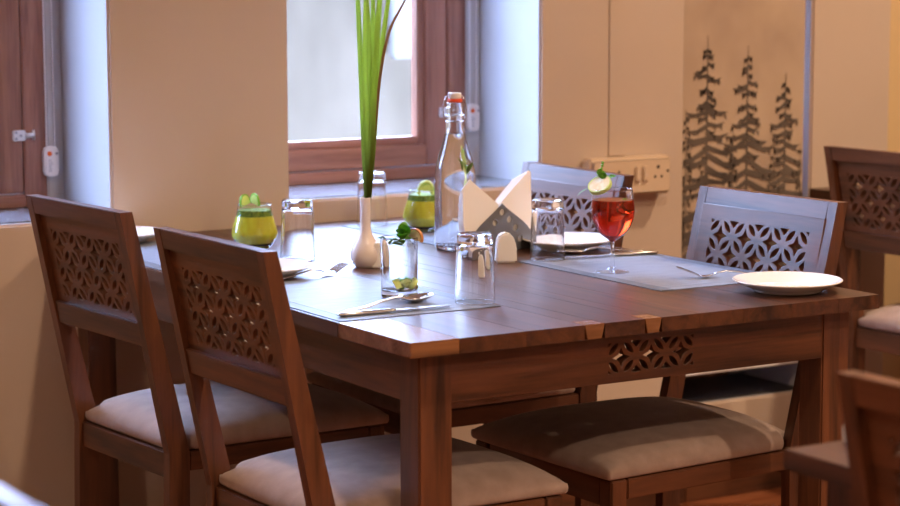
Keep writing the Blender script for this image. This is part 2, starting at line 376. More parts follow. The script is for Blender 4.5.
# printed roller blind in the low window
BY = WY+.012
bl = empty('roller_blind', (1.885, BY, .30)); tag(bl, 'roller blind printed with misty grey pine trees', 'blind')
o = (-1.885, -BY, -.30)
obj('fabric', box(1.690, 2.086, BY, BY+.002, .31, 2.46), BLINDM, bl, loc=o)
bmr = bmesh.new(); tube(bmr, [(1.692, BY+.02, 2.48), (2.094, BY+.02, 2.48)], .022, 16); obj('roller_tube', bmr, PLASW, bl, True, loc=o)
obj('bottom_bar', box(1.690, 2.094, BY-.004, BY+.006, .294, .312, .002), PLASW, bl, loc=o)
def pine(xc, ztop, zbot, hw, m, y, seed, droop=.42, name='printed_pine'):
    rnd = random.Random(seed); b = bmesh.new()
    def poly(pts, yy):
        vs = [b.verts.new((x, yy, z)) for x, z in pts]; b.faces.new(vs)
    H = ztop-zbot
    poly([(xc-.0008, ztop), (xc+.0008, ztop), (xc+.006, zbot), (xc-.006, zbot)], y)
    n = int(H/.019)
    for k in range(n):
        t = .05 + .95*k/n
        for s in (-1, 1):
            z = ztop-t*H
            L = hw*(t**.85)*rnd.uniform(.35, 1.15)+.004; z += rnd.uniform(-.012, .012)
            th = .007+.007*t; d = L*droop*rnd.uniform(.1, 1.4)
            x1 = max(1.691, min(2.079, xc+s*L)); xm = max(1.691, min(2.079, xc+s*L*.55))
            poly([(xc, z+th*.7), (xm, z-d*.55+th*.35), (x1, z-d+.006+L*.10), (xm+s*L*.12, z-d*.85-th*.35), (xc+s*L*.25, z-d*.4-th*.5), (xc, z-th*.8)], y-.00002*(k % 5)-.00001*(s+1))
            for q in range(3):                # hanging sprays
                u = rnd.uniform(.3, .95); xx = max(1.694, min(2.076, xc+s*L*u)); zz = z-d*u
                poly([(xx-.004, zz+.002), (xx+.004, zz+.002), (xx+s*.003, zz-.010-.012*t)], y-.00015)
    return obj(name, b, m, bl, loc=o)
obj('printed_mist', prism([(1.691, .322), (2.079, .322), (2.079, 1.27), (2.03, 1.30), (1.98, 1.27), (1.93, 1.235), (1.88, 1.24), (1.83, 1.20), (1.78, 1.24), (1.72, 1.215), (1.691, 1.24)], BY-.0006, BY-.0004, lambda a, b, c: (a, c, b)), BLINDM, bl, loc=o)
for xx, zt, hw, sd in ((1.70, .98, .05, 3), (1.852, .93, .05, 4), (1.985, .90, .05, 5), (2.075, .88, .05, 6), (1.76, .92, .06, 8)):
    pine(xx, zt, .33, hw, PINEF, BY-.0012, sd, name='printed_mist_pine')
pine(1.766, 1.166, .40, .19, PINE, BY-.0020, 11); pine(1.896, 1.137, .40, .20, PINE, BY-.0024, 12); pine(2.022, 1.066, .40, .17, PINE, BY-.0028, 13)

# trunking and switch board on the wall
tr = obj('wall_trunking', box(1.452, 1.500, WY-.003, WY, .874, 2.9, .001), WALL); tag(tr, 'plaster coloured cable trunking running up the wall above the switch board', 'trunking')
sb = empty('switch_board', (1.49, WY, .826)); tag(sb, 'cream switch and socket board on the wall behind the chairs', 'switch board'); o = (-1.49, -WY, -.826)
obj('back_box', box(1.368, 1.612, WY-.045, WY, .778, .872, .006, 3), PLAS, sb, loc=o)
pl = obj('face_plate', box(1.374, 1.607, WY-.049, WY-.044, .783, .867, .003), PLAS, sb, loc=o)
for a in (1.497, 1.520): obj('rocker_switch', box(a, a+.018, WY-.055, WY-.048, .812, .852, .003), PLAS, sb, loc=o)
for a, b_, r in ((1.569, .846, .0045), (1.560, .822, .0035), (1.580, .822, .0035), (1.599, .835, .0035), (1.450, .838, .0035)):
    bmd = bmesh.new(); tube(bmd, [(a, WY-.0485, b_), (a, WY-.0497, b_)], r, 12); obj('socket_hole' if r != .0035 or a < 1.59 and a > 1.5 else 'screw', bmd, PLASD, sb, loc=o)

# recessed ceiling lamps (out of frame) that light the room
LMAT = mat('lamp_lens', (1, .9, .75), .4, emit=(1, .75, .45), estr=12)
for k, (lx, ly, le) in enumerate(LAMPS):
    t = empty('downlight', (lx, ly, CEIL)); tag(t, 'round recessed ceiling downlight', 'ceiling light', 'ceiling downlights')
    obj('ring', lathe([(.060, 0), (.075, 0), (.075, -.008), (.060, -.012)], 32), PLASW, t, True)
    obj('lens', lathe([(0, -.001), (.060, -.001), (.060, -.005), (0, -.005)], 32), LMAT, t)
    ld = bpy.data.lights.new('downlight_beam', 'SPOT'); ld.energy = LAMP_W*le; ld.color = LAMP_C; ld.spot_size = math.radians(150); ld.spot_blend = .6; ld.shadow_soft_size = .06
    lo = bpy.data.objects.new('downlight_beam', ld); COL.objects.link(lo); lo.parent = t; lo.location = (0, 0, -.03)

# ------------------------------------------------------------------ lattice (overlapping circles) holes
def lattice_holes(nx_, ny_, s, cx, cy, band, clipin=.0):
    """holes for nx*s by ny*s field centred (cx, cy): lenses on the diagonals, curved diamonds, edge triangles"""
    H = []
    x0, y0 = cx-nx_*s/2, cy-ny_*s/2
    half = s/2; Ld = half*math.sqrt(2)        # diagonal node spacing
    def lens(p, q):
        p, q = Vector(p), Vector(q); d = (q-p); L = d.length; t = d/L; n = Vector((-t.y, t.x)); g = band*.85
        a = L/2-g; wv = L*.125; pts = []
        for k in range(7): u = -1+2*k/6; pts.append((p+q)/2+t*(u*a)+n*wv*(1-u*u)**.8 if abs(u) < 1 else (p+q)/2+t*(u*a))
        for k in range(5, 0, -1): u = -1+2*k/6; pts.append((p+q)/2+t*(u*a)-n*wv*(1-u*u)**.8)
        return [(v.x, v.y) for v in pts]
    def diamond(c):
        e = half*.62; i = e*.36; pts = []
        for k in range(4):
            a = math.pi/2*k; b = a+math.pi/4
            pts.append((c[0]+e*math.cos(a), c[1]+e*math.sin(a))); pts.append((c[0]+i*1.18*math.cos(b), c[1]+i*1.18*math.sin(b)))
        return pts
    for i in range(2*nx_+1):
        for j in range(2*ny_+1):
            X, Y = x0+i*half, y0+j*half
            edge_x = i in (0, 2*nx_); edge_y = j in (0, 2*ny_)
            if (i+j) % 2 == 0:
                full = diamond((X, Y)); 
                if i % 2 == 1 or not (edge_x or edge_y): 
                    if not (edge_x or edge_y): H.append(full)
                if edge_x or edge_y:           # clipped corner / edge pieces
                    e = half*.40; m = band*.5
                    sx = 0 if not edge_x else (1 if i == 0 else -1); sy = 0 if not edge_y else (1 if j == 0 else -1)
                    if sx and sy: H.append([(X+sx*m, Y+sy*m), (X+sx*(m+e*.75), Y+sy*m), (X+sx*m, Y+sy*(m+e*.75))])
                    elif sy: H.append([(X-e, Y+sy*m), (X, Y+sy*m*.8), (X+e, Y+sy*m), (X+e*.25, Y+sy*(m+e*.75)), (X, Y+sy*(m+e)), (X-e*.25, Y+sy*(m+e*.75))])
                    else: H.append([(X+sx*m, Y-e), (X+sx*m*.8, Y), (X+sx*m, Y+e), (X+sx*(m+e*.75), Y+e*.25), (X+sx*(m+e), Y), (X+sx*(m+e*.75), Y-e*.25)])
            else:
                pass
    # lenses lie on the lattice edges between odd nodes
    for i in range(2*nx_+1):
        for j in range(2*ny_+1):
            if (i+j) % 2 == 1:
                for dj in (-1, 1):
                    a, b = i+1, j+dj
                    if a <= 2*nx_ and 0 <= b <= 2*ny_:
                        H.append(lens((x0+i*half, y0+j*half), (x0+a*half, y0+b*half)))
    # orient (holes clockwise)
    out = []
    for h in H:
        A = sum(h[k][0]*h[(k+1) % len(h)][1]-h[(k+1) % len(h)][0]*h[k][1] for k in range(len(h)))
        out.append(h if A < 0 else h[::-1])
    return out

# ------------------------------------------------------------------ dining chair (local: +x forward, y lateral, z from the floor)
CW, CH, CB, CF, CS = .393, .933, -.091, .477, .48     # outer width, height, back offset at top, cushion front, rail top
def bf(z): return CB*(z-CS)/(CH-CS) if z > CS else 0.0
def bt(z): return .042+(.025-.042)*(z-CS)/(CH-CS) if z > CS else .042-.006*(CS-z)/CS
def rear_leg_mesh(s):
    PW = .023; l0, l1 = s*CW/2, s*(CW/2-PW)
    zs = [0, .22, CS-.05, CS, CS+.03, .60, .75, CH]
    bm = bmesh.new(); rows = []
    for z in zs:
        x0 = bf(z) + (.010*(1-z/CS) if z < CS else 0)*-1; x1 = bf(z)+bt(z)
        rows.append([bm.verts.new((x0, l0, z)), bm.verts.new((x1, l0, z)), bm.verts.new((x1, l1, z)), bm.verts.new((x0, l1, z))])
    for a, b in zip(rows, rows[1:]):
        for k in range(4): bm.faces.new((a[k], a[(k+1) % 4], b[(k+1) % 4], b[k]))
    bm.faces.new(rows[0]); bm.faces.new(rows[-1])
    e = [e for e in bm.edges if not (len(e.link_faces) == 2 and e.calc_face_angle(0) < .2)]
    bmesh.ops.bevel(bm, geom=e, offset=.0022, segments=2, affect='EDGES')
    return bm
LI = CW/2-.023-.0003                                  # inner half width
def back_slab(z0, z1, f0, f1, b=.0015):               # slab between the posts, f0/f1 depth from the back face (fraction of post depth)
    P = []
    for z in (z0, z1):
        xa, xb = bf(z)+bt(z)*f0, bf(z)+bt(z)*f1
        P += [(xa, -LI, z), (xb, -LI, z), (xb, LI, z), (xa, LI, z)]
    return hexa(P, b)
ZP0, ZP1 = .726, .899                                 # lattice panel opening
def lattice_panel_mesh():
    sl = math.hypot(CB, CH-CS)/(CH-CS); hgt = (ZP1-ZP0)*sl
    s = .0725; hol = lattice_holes(4, 2, s, 0, hgt/2-.006*sl, .0105)
    me = flatcurve([(-LI, 0), (LI, 0), (LI, hgt), (-LI, hgt)], hol, .018, .0008)
    z0 = ZP0; xm = bf(ZP0)+bt(ZP0)*.62; th = math.atan2(CB, CH-CS)
    # plate x -> lateral, y -> up the slope, z -> forward
    M = Matrix(((0, math.sin(th), math.cos(th), xm), (1, 0, 0, 0), (0, math.cos(th), -math.sin(th), z0), (0, 0, 0, 1)))
    me.transform(M); return me
def cushion_mesh():
    bm = bmesh.new(); n, m_ = 40, 26; r0, r1, f0, f1 = .192, .213, .010, CF
    def at(u, v):                                     # u along depth 0..1, v -1..1
        # rounded plan corners
        uu = u*2-1; k = 1-.018*(abs(v)**10)*1.0; 
        f = f0+(f1-f0)*(.5+.5*uu*(1-.012*abs(v)**8)); st = min(1, max(0, (f-.040)/.014)); hw = .1705+(r0+(r1-r0)*u-.1705)*st*st*(3-2*st)
        du = 1-abs(uu)**3.2; dv = 1-abs(v)**3.2
        return f, hw*v, (max(du, 0)*max(dv, 0))**.55
    G = []
    def sp(t): return math.sin(t*math.pi/2)*.55+t*.45
    for i in range(n+1):
        row = []
        for j in range(m_+1):
            u = .5+.5*sp(i/n*2-1); v = sp(j/m_*2-1)
            f, l, d = at(u, v); row.append(bm.verts.new((f, l, CS+.020+.047*d)))
        G.append(row)
    for i in range(n):
        for j in range(m_): bm.faces.new((G[i][j], G[i+1][j], G[i+1][j+1], G[i][j+1]))
    loop = [G[0][j] for j in range(m_+1)]+[G[i][m_] for i in range(1, n+1)]+[G[n][j] for j in range(m_-1, -1, -1)]+[G[i][0] for i in range(n-1, 0, -1)]
    cx = (f0+f1)/2; prev = loop
    for dz, sc in ((.013, 1.004), (.007, 1.001), (.003, .990), (.0025, .96)):
        new = [bm.verts.new((cx+(v.co.x-cx)*sc, v.co.y*sc, CS+dz)) for v in loop]
        for k in range(len(loop)): bm.faces.new((prev[k], new[k], new[(k+1) % len(loop)], prev[(k+1) % len(loop)]))
        prev = new
    bm.faces.new(prev)
    return bm
def make_chair(label, group):
    t = empty('dining_chair'); tag(t, label, 'chair', group)
    obj('rear_leg', rear_leg_mesh(1), WZ, t); obj('rear_leg', rear_leg_mesh(-1), WZ, t)
    obj('top_rail', back_slab(ZP1, CH, .02, 1.0), WYW, t)
    obj('middle_rail', back_slab(ZP0-.044, ZP0, .10, .92), WYW, t)
    me = lattice_panel_mesh(); me.materials.append(WYW); inst('lattice_panel', me, t)
    obj('seat_rail', box(.006, .032, -LI, LI, CS-.050, CS, .002), WYW, t)                       # rear
    obj('seat_rail', box(CF-.040, CF-.014, -.170, .170, CS-.050, CS, .002), WYW, t)             # front
    for s in (1, -1):
        a, b = s*(CW/2-.002), s*(CW/2-.024); c, d = s*.209, s*.187
        obj('seat_rail', hexa([(.043, a, CS-.036), (CF-.046, c, CS-.036), (CF-.046, d, CS-.036), (.043, b, CS-.036), (.043, a, CS), (CF-.046, c, CS), (CF-.046, d, CS), (.043, b, CS)], .002), WX, t)
        y0, y1 = sorted((s*.210, s*.174)); 
        obj('front_leg', hexa([(CF-.038, y0+.004, 0), (CF-.012, y0+.004, 0), (CF-.012, y1-.004, 0), (CF-.038, y1-.004, 0), (CF-.045, y0, CS), (CF-.009, y0, CS), (CF-.009, y1, CS), (CF-.045, y1, CS)], .0025), WZ, t)
    obj('seat_cushion', cushion_mesh(), FAB, t, True)
    return t
def copy_tree(o, parent=None):
    c = o.copy(); COL.objects.link(c); c.parent = parent
    for ch in [x for x in bpy.data.objects if x.parent == o]:
        copy_tree(ch, c)
    return c
G_ = 'carved dining chairs with beige cushions'
CHAIRS = [
    (-.110, .310, .027, 'carved dining chair in the left foreground of the table, its lattice back turned to us'),
    (-.092, .946, .080, 'carved dining chair left of the table, far one beside the window wall'),
    (.947, .378, 3.183, 'carved dining chair facing us behind the white plate, beige cushion half in shade'),
    (.938, 1.028, 3.131, 'carved dining chair facing us behind the red cocktail, pale with window light'),
    (1.961, 1.005, .035, 'carved dining chair at the neighbouring table by the wall, upper right'),
    (-.027, -1.313, .02, 'blurred carved dining chair in the lower right foreground'),
    (-1.147, -1.05, math.pi, 'blurred chair top rail in the lower left foreground'),
]
proto = make_chair(CHAIRS[0][3], G_)
for i, (x, y, a, lab) in enumerate(CHAIRS):
    c = proto if i == 0 else copy_tree(proto)
    c.location = (x, y, FLOOR); c.rotation_euler = (0, 0, a); c['label'] = lab

# ------------------------------------------------------------------ dining table (local origin: near left corner on the floor)
TW, TL, TT, INS, LEG = .96, 1.515, .0248, .036, .062
AZ = .6504; Z0 = -FLOOR
def make_table(label, detail=True):
    t = empty('dining_table'); tag(t, label, 'table', 'carved dining tables')
    top0, top1 = TZ-FLOOR-TT, TZ-FLOOR
    xs = [0, .090, .215, .327, .3672, .4475, .4825, .560, .655, .760, .865, TW]
    kinds = [0, 0, 0, 1, 0, 1, 0, 0, 1, 0, 1]
    for k, (a, b) in enumerate(zip(xs, xs[1:])):
        m = TOPW_L if kinds[k] and k in (3, 5) else TOPW
        e = .00008
        if k in (3, 5):                                # pale keys let into the front end, tapering downwards
            obj('plank', box(a+e, b-e, .040, TL-.0, top0, top1, .0003), TOPW, t)
            d = .006
            obj('dovetail_key', hexa([(a+d, 0, top0), (b-d, 0, top0), (b-d, .0395, top0), (a+d, .0395, top0), (a+e, 0, top1), (b-e, 0, top1), (b-e, .0395, top1), (a+e, .0395, top1)], .0008), TOPW_L, t)
        elif k == 0:
            obj('plank', box(a, b-e, .2355, TL, top0, top1, .0012), TOPW, t); obj('plank', box(a, b-e, 0, .235, top0, top1, .0012), TOPW_L, t)
        else: obj('plank', box(a+e, b-(e if b < TW else 0), 0, TL, top0, top1, .0003), TOPW, t)
    for x in (INS, TW-INS-LEG):
        for y in (INS, TL-INS-LEG): obj('leg', box(x, x+LEG, y, y+LEG, 0, top0-.0005, .003), WZ, t)
    a0, a1 = AZ-FLOOR, top0-.0005; h = a1-a0
    # carved front and back aprons
    Lx = TW-2*INS-2*LEG-.0004; me = flatcurve([(-Lx/2, 0), (Lx/2, 0), (Lx/2, h), (-Lx/2, h)], lattice_holes(3, 1, .062, .010, h/2-.001, .0085), .020, .0008)
    me.materials.append(WX)
    for y, s in ((INS+.013, 1), (TL-INS-.013, 1)):
        m2 = me if s == 1 else me
        o = inst('carved_apron', m2, t, (TW/2, y, a0), (math.pi/2, 0, 0))
    for x in (INS+.003, TW-INS-.023): obj('side_apron', box(x, x+.020, INS+LEG+.0003, TL-INS-LEG-.0003, a0, a1, .001), WYW, t)
    return t
tb = make_table('large carved dining table in the middle, laid with mats, plates and glasses'); tb.location = (0, 0, FLOOR)
t2 = copy_tree(tb); t2.location = (.005, -.882-TL, FLOOR); t2['label'] = 'blurred dining table corner in the lower right foreground'
t3 = copy_tree(tb); t3.location = (2.094, WY-.006-TL, FLOOR); t3['label'] = 'neighbouring dining table by the wall at the right edge, mostly behind a chair'

# ------------------------------------------------------------------ things on the table
MZ = TZ+.0016                                          # top of a placemat
def placemat(x0, x1, y0, y1, label):
    t = empty('placemat', ((x0+x1)/2, (y0+y1)/2, TZ)); tag(t, label, 'placemat', 'woven placemats on the table')
    w, h, b = (x1-x0)/2, (y1-y0)/2, .028
    obj('woven_centre', box(-w+b, w-b, -h+b, h-b, .0001, .0016, .0004), MATM, t)
    obj('border_band', box(-w, -w+b, -h, h, .0001, .0015, .0004), MATB, t); obj('border_band', box(w-b, w, -h, h, .0001, .0015, .0004), MATB, t)
    obj('border_band', box(-w+b, w-b, -h, -h+b, .0001, .0015, .0004), MATM, t); obj('border_band', box(-w+b, w-b, h-b, h, .0001, .0015, .0004), MATM, t)
    return t
placemat(.006, .318, .238, .700, 'silver blue placemat at the near left, under the clear lime cocktail')
placemat(.655, .957, .235, .704, 'silver blue placemat at the near right, under the red wine glass')
placemat(.006, .318, .930, 1.392, 'silver blue placemat at the far left, glimpsed between the left chairs')
placemat(.650, .955, .935, 1.425, 'silver blue placemat at the far right, beneath the green drink beside the bottle')

def plate(x, y, z, label):
    P = [(0, .004), (.050, .004), (.056, .0015), (.060, .0015), (.064, .006), (.080, .0125), (.097, .0200), (.0985, .0215), (.097, .0228), (.080, .0165), (.066, .0110), (.058, .0085), (0, .0080)]
    o = obj('dinner_plate', lathe(P, 64, closed=False), CER, None, True, (x, y, z)); tag(o, label, 'plate', 'round white side plates'); return o
plate(.848, .118, TZ, 'white plate on bare wood near the right table corner')
plate(.860, .828, TZ, 'white plate behind the red cocktail, in front of the pale chair')
plate(.135, .790, TZ, 'white plate half hidden by the nearest chair back at left')
plate(.110, 1.420, TZ+.0016, 'white plate at the far left, seen between the two chair backs')

TUMB = None
def tumbler(x, y, z, label):
    global TUMB
    if TUMB is None:
        P = [(.0340, .0008), (.0345, .0), (.0350, .0008), (.0328, .060), (.0312, .114), (.0300, .1185), (.0280, .120), (0, .120), (0, .1035), (.0265, .1025), (.0288, .098), (.0308, .060)]
        bmt = lathe(P[::-1], 56); o = obj('tumbler', bmt, GLASS, None, True); TUMB = o.data
    else: o = inst('tumbler', TUMB)
    o.location = (x, y, z); tag(o, label, 'glass', 'upturned clear tumblers'); return o
tumbler(.303, .298, MZ, 'upturned clear tumbler nearest the front edge, on the near left mat')
tumbler(.303, .966, MZ, 'upturned clear tumbler beside the leftmost green drink')
tumbler(.722, .700, MZ, 'upturned clear tumbler right of the napkin holder')
tumbler(.717, 1.405, MZ, 'upturned clear tumbler behind the white vase, against the sill')

# wine glass with red cocktail
wg = empty('wine_glass', (.722, .479, MZ)); tag(wg, 'stemmed glass of red cocktail with citrus and mint on the rim', 'wine glass')
bowlo = [(.0045, .058), (.010, .063), (.022, .072), (.033, .086), (.0395, .102), (.0415, .116), (.0405, .134), (.0375, .158)]
Po = [(0, .0075), (.0050, .0095), (.0040, .020), (.0038, .045)]+bowlo
obj('foot', lathe([(0, .0002), (.032, .0002), (.0325, .0012), (.030, .0022), (.012, .0050), (.0054, .0094), (0, .0094)], 48, closed=False), THIN, wg, True)
Pi = [(r-.0012, z) for r, z in bowlo[2:]][::-1]+[(.009, .0665), (0, .064)]
obj('glass', lathe((Po+[(.0369, .1588)]+Pi), 56), GLASS, wg, True)
liq = [(0, .0638), (.009, .0663), (.0209, .0722), (.0319, .0862), (.0384, .102), (.0404, .116), (.0397, .130), (.0390, .1385), (0, .1385)]
obj('red_drink', lathe([(r+.0003 if r else 0, z) for r, z in liq], 48, closed=False), REDJ, wg, True)
def leaf_mesh(L, Wd, bend=.3):
    b = bmesh.new(); n = 6; rows = []
    for i in range(n+1):
        t = i/n; ww = Wd*math.sin(math.pi*(t*.92+.04))**.8; z = bend*L*(t-t*t)*1.2
        rows.append([b.verts.new((t*L, -ww, z+.15*ww)), b.verts.new((t*L, 0, z)), b.verts.new((t*L, ww, z+.15*ww))])
    for r0, r1 in zip(rows, rows[1:]):
        for k in range(2): b.faces.new((r0[k], r1[k], r1[k+1], r0[k+1]))
    bmesh.ops.solidify(b, geom=b.faces[:], thickness=.0005); return b
def leaves(parent, c, n, L, Wd, seed, up=.6):
    rnd = random.Random(seed)
    for i in range(n):
        o = obj('mint_leaf', leaf_mesh(L*rnd.uniform(.7, 1.2), Wd*rnd.uniform(.8, 1.2)), MINT, parent, True)
        o.location = Vector(c)+Vector((rnd.uniform(-.006, .006), rnd.uniform(-.006, .006), rnd.uniform(-.002, .006)))
        o.rotation_euler = (rnd.uniform(-.6, .6), -rnd.uniform(up-.5, up+.4), rnd.uniform(0, 6.28))
def wheel(parent, name, c, r, th, rot, frac=1.0, rind=LIMER, flesh=LIMEF):
    n = 28; full = frac >= 1
    arc = [(r*math.cos(2*math.pi*frac*k/n), r*math.sin(2*math.pi*frac*k/n)) for k in range(n if full else n+1)]
    inn = [(x*.88, y*.88) for x, y in arc]
    f = obj(name, prism(inn, -th*.5, th*.5, lambda a, b, d: (a, b, d)), flesh, parent); f.location = c; f.rotation_euler = rot
    bmr_ = bmesh.new(); A = []
    for (x, y), (u, v) in zip(arc, inn): A.append([bmr_.verts.new((u*.995, v*.995, -th*.55)), bmr_.verts.new((x, y, -th*.55)), bmr_.verts.new((x, y, th*.55)), bmr_.verts.new((u*.995, v*.995, th*.55))])
    for i in range(len(A) if full else len(A)-1):
        a, b = A[i], A[(i+1) % len(A)]
        for k in range(4): bmr_.faces.new((a[k], a[(k+1) % 4], b[(k+1) % 4], b[k]))
    if not full: bmr_.faces.new(A[0]); bmr_.faces.new(A[-1])
    obj('rind', bmr_, rind, f)
    return f
CAMR = Vector((RT.x, RT.y, 0)).normalized()            # horizontal direction across the view, used only to turn garnishes
wheel(wg, 'lime_wheel', (-.022, .011, .166), .023, .007, (.55, -.45, -YAW), 1.0, LIMEF, CITR)
leaves(wg, (-.014, .010, .178), 5, .020, .0075, 21, .7)
lv = obj('mint_leaf', leaf_mesh(.03, .005), MINT, wg, True); lv.location = (-.034, .022, .160); lv.rotation_euler = (0, .5, math.pi-YAW)
bms = bmesh.new(); tube(bms, smooth_pts([(-.014, .010, .178), (-.018, .012, .194), (-.016, .011, .206)]), .0008, 6)
for q in ((-.018, .012, .197), (-.0165, .0115, .203), (-.016, .011, .208)): bmesh.ops.create_icosphere(bms, subdivisions=1, radius=.0032, matrix=Matrix.Translation(q))
obj('mint_sprig', bms, MINT, wg, True)
ice = bmesh.new(); bmesh.ops.create_cube(ice, size=.019, matrix=Matrix.Translation((.016, -.006, .122)) @ Matrix.Rotation(.6, 4, 'Z') @ Matrix.Rotation(.4, 4, 'X')); bevel(ice, .003)
obj('ice_cube', ice, GLASS, wg, True)
wheel(wg, 'lime_wheel', (.022, -.008, .128), .012, .004, (1.3, .3, .5-YAW), 1.0)

# clear lime cocktail
cg = empty('cocktail_glass', (.222, .420, MZ)); tag(cg, 'straight clear glass with lime pieces at the bottom and mint on top', 'cocktail glass')
obj('glass', lathe([(0, 0), (.0295, 0), (.0315, .002), (.0318, .010), (.0330, .105), (.0324, .1062), (.0316, .105), (.0303, .014), (.027, .0125), (0, .0125)], 56), GLASS, cg, True)
rnd = random.Random(5)
for k in range(7):
    c = (rnd.uniform(-.018, .018), rnd.uniform(-.018, .018), .019+.004*(k % 2)); wheel(cg, 'lime_wedge', c, .013, .009, (rnd.uniform(.3, 1.3), rnd.uniform(-.4, .4), rnd.uniform(0, 6)), .5, LIMER if k % 3 == 0 else LIMEF, CITR if k % 3 else LIMEF)
leaves(cg, (.010, .006, .028), 3, .012, .005, 31, .5)
obj('clear_drink', lathe([(0, .0122), (.0270, .0122), (.0306, .0140), (.03185, .092), (0, .092)], 48, closed=False), CLEARD, cg, True)
leaves(cg, (-.014, .004, .096), 9, .021, .008, 41, .35); leaves(cg, (.004, -.010, .097), 7, .020, .0075, 42, .45); leaves(cg, (.012, .0, .104), 6, .024, .010, 43, .9)
wheel(cg, 'orange_slice', (.026, -.012, .104), .017, .005, (1.5, -.1, 1.9), .55, ORNG, CITR)

# two green drinks in flared stemless glasses
def green(x, y, label, kind):
    t = empty('green_drink', (x, y, TZ if kind == 0 else MZ)); tag(t, label, 'drink', 'green drinks in flared glasses')
    o = [(.026, 0), (.030, .002), (.0400, .014), (.0465, .027), (.0480, .033), (.0465, .041), (.0410, .060), (.0365, .076), (.0348, .092)]
    i = [(r-.0016, z) for r, z in o[2:]][::-1]
    obj('glass', lathe([(0, 0)]+o+[(.0341, .0930)]+i+[(.028, .008), (0, .007)], 56), GLASS, t, True)
    l = [(0, .0068), (.0275, .0078), (.0382, .0150), (.0447, .027), (.0462, .033), (.0447, .041), (.0394, .060), (.0366, .069)]
    obj('green_juice', lathe([(max(r+.0004, 0), z) for r, z in l]+[(0, .069)], 48, closed=False), GREENJ, t, True)
    obj('green_foam', lathe([(0, .0685), (.0368, .0685), (.0348, .0785), (.0340, .0815), (0, .0815)], 48, closed=False), FOAM, t, True)
    if kind == 0:
        wheel(t, 'lime_slice', (-.018, .006, .094), .020, .004, (1.45, .0, 1.15-YAW), .55); wheel(t, 'lime_slice', (.004, .004, .095), .020, .004, (1.5, 0, 2.1-YAW), .55)
    else:
        b = bmesh.new(); pts = smooth_pts([(-.012, .006, .080), (-.010, .006, .100), (.0, .0, .110), (.012, -.006, .106), (.016, -.008, .092), (.014, -.007, .080)], 3); tube(b, pts, .0042, 10)
        obj('lime_twist', b, LIMEF, t, True); wheel(t, 'lime_slice', (.004, -.003, .088), .017, .004, (1.5, 0, -YAW), .5)
    return t
green(.308, 1.170, 'flared glass of green juice with two lime slices, behind the nearest chair back', 0)
green(.755, 1.235, 'flared glass of green juice with a lime twist, left of the water bottle', 1)

# white bud vase with long grass blades
vx, vy = .367, .803
vs = empty('bud_vase', (vx, vy, TZ)); tag(vs, 'white ceramic bud vase holding tall green grass blades', 'vase')
P = [(0, 0), (.019, 0), (.022, .003), (.0275, .012), (.0298, .022), (.0285, .033), (.0235, .046), (.0165, .058), (.0118, .070), (.0102, .085), (.0100, .120), (.0105, .134), (.0100, .1355), (.0084, .134), (.0078, .10), (0, .098)]
obj('vase_body', lathe(P, 48, closed=False), VASEM, vs, True)
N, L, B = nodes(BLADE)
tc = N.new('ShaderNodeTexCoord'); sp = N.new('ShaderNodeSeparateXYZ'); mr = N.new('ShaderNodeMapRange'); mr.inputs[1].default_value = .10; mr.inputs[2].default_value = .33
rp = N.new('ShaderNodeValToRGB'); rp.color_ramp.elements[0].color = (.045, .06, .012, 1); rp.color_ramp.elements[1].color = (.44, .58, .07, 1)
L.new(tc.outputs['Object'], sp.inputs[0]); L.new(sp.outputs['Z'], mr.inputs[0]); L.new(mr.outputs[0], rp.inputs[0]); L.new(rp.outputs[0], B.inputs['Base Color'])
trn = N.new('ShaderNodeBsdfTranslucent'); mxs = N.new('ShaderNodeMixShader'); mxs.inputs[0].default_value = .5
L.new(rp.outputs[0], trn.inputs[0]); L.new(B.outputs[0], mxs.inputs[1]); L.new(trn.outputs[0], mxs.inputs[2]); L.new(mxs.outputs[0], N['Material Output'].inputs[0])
def blade(pxs, wpx, dy, m, name='grass_blade', fold=.35):
    cps = smooth_pts([px(u, v, 1, vy+dy*k/(len(pxs)-1))-Vector((vx, vy, TZ)) for k, (u, v) in enumerate(pxs)], 3)
    b = bmesh.new(); rows = []; n = len(cps)
    for i, c in enumerate(cps):
        t = i/(n-1); ww = wpx*.00194*.5*min(1, .45+2.2*t)*(1 if t < .6 else max(.06, 1-(t-.6)*1.9))
        rows.append([b.verts.new(c-CAMR*ww+Vector((0, -ww*fold, 0))), b.verts.new(c+Vector((0, ww*fold, 0))), b.verts.new(c+CAMR*ww+Vector((0, -ww*fold, 0)))])
    for r0, r1 in zip(rows, rows[1:]):
        for k in range(2): b.faces.new((r0[k], r1[k], r1[k+1], r0[k+1]))
    bmesh.ops.solidify(b, geom=b.faces[:], thickness=.0006)
    return obj(name, b, m, vs, True)
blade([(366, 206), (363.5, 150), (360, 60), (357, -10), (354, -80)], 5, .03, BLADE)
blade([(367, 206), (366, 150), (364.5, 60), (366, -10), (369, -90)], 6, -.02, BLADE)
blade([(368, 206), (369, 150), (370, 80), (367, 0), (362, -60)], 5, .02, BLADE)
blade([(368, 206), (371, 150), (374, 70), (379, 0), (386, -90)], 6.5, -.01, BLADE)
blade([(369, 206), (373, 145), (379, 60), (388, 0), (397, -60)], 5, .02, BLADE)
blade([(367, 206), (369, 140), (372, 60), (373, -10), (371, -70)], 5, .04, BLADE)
blade([(369, 206), (374, 130), (384, 38), (405, 0), (416, -20)], 3, 0, BLADEB, 'dry_grass_blade')

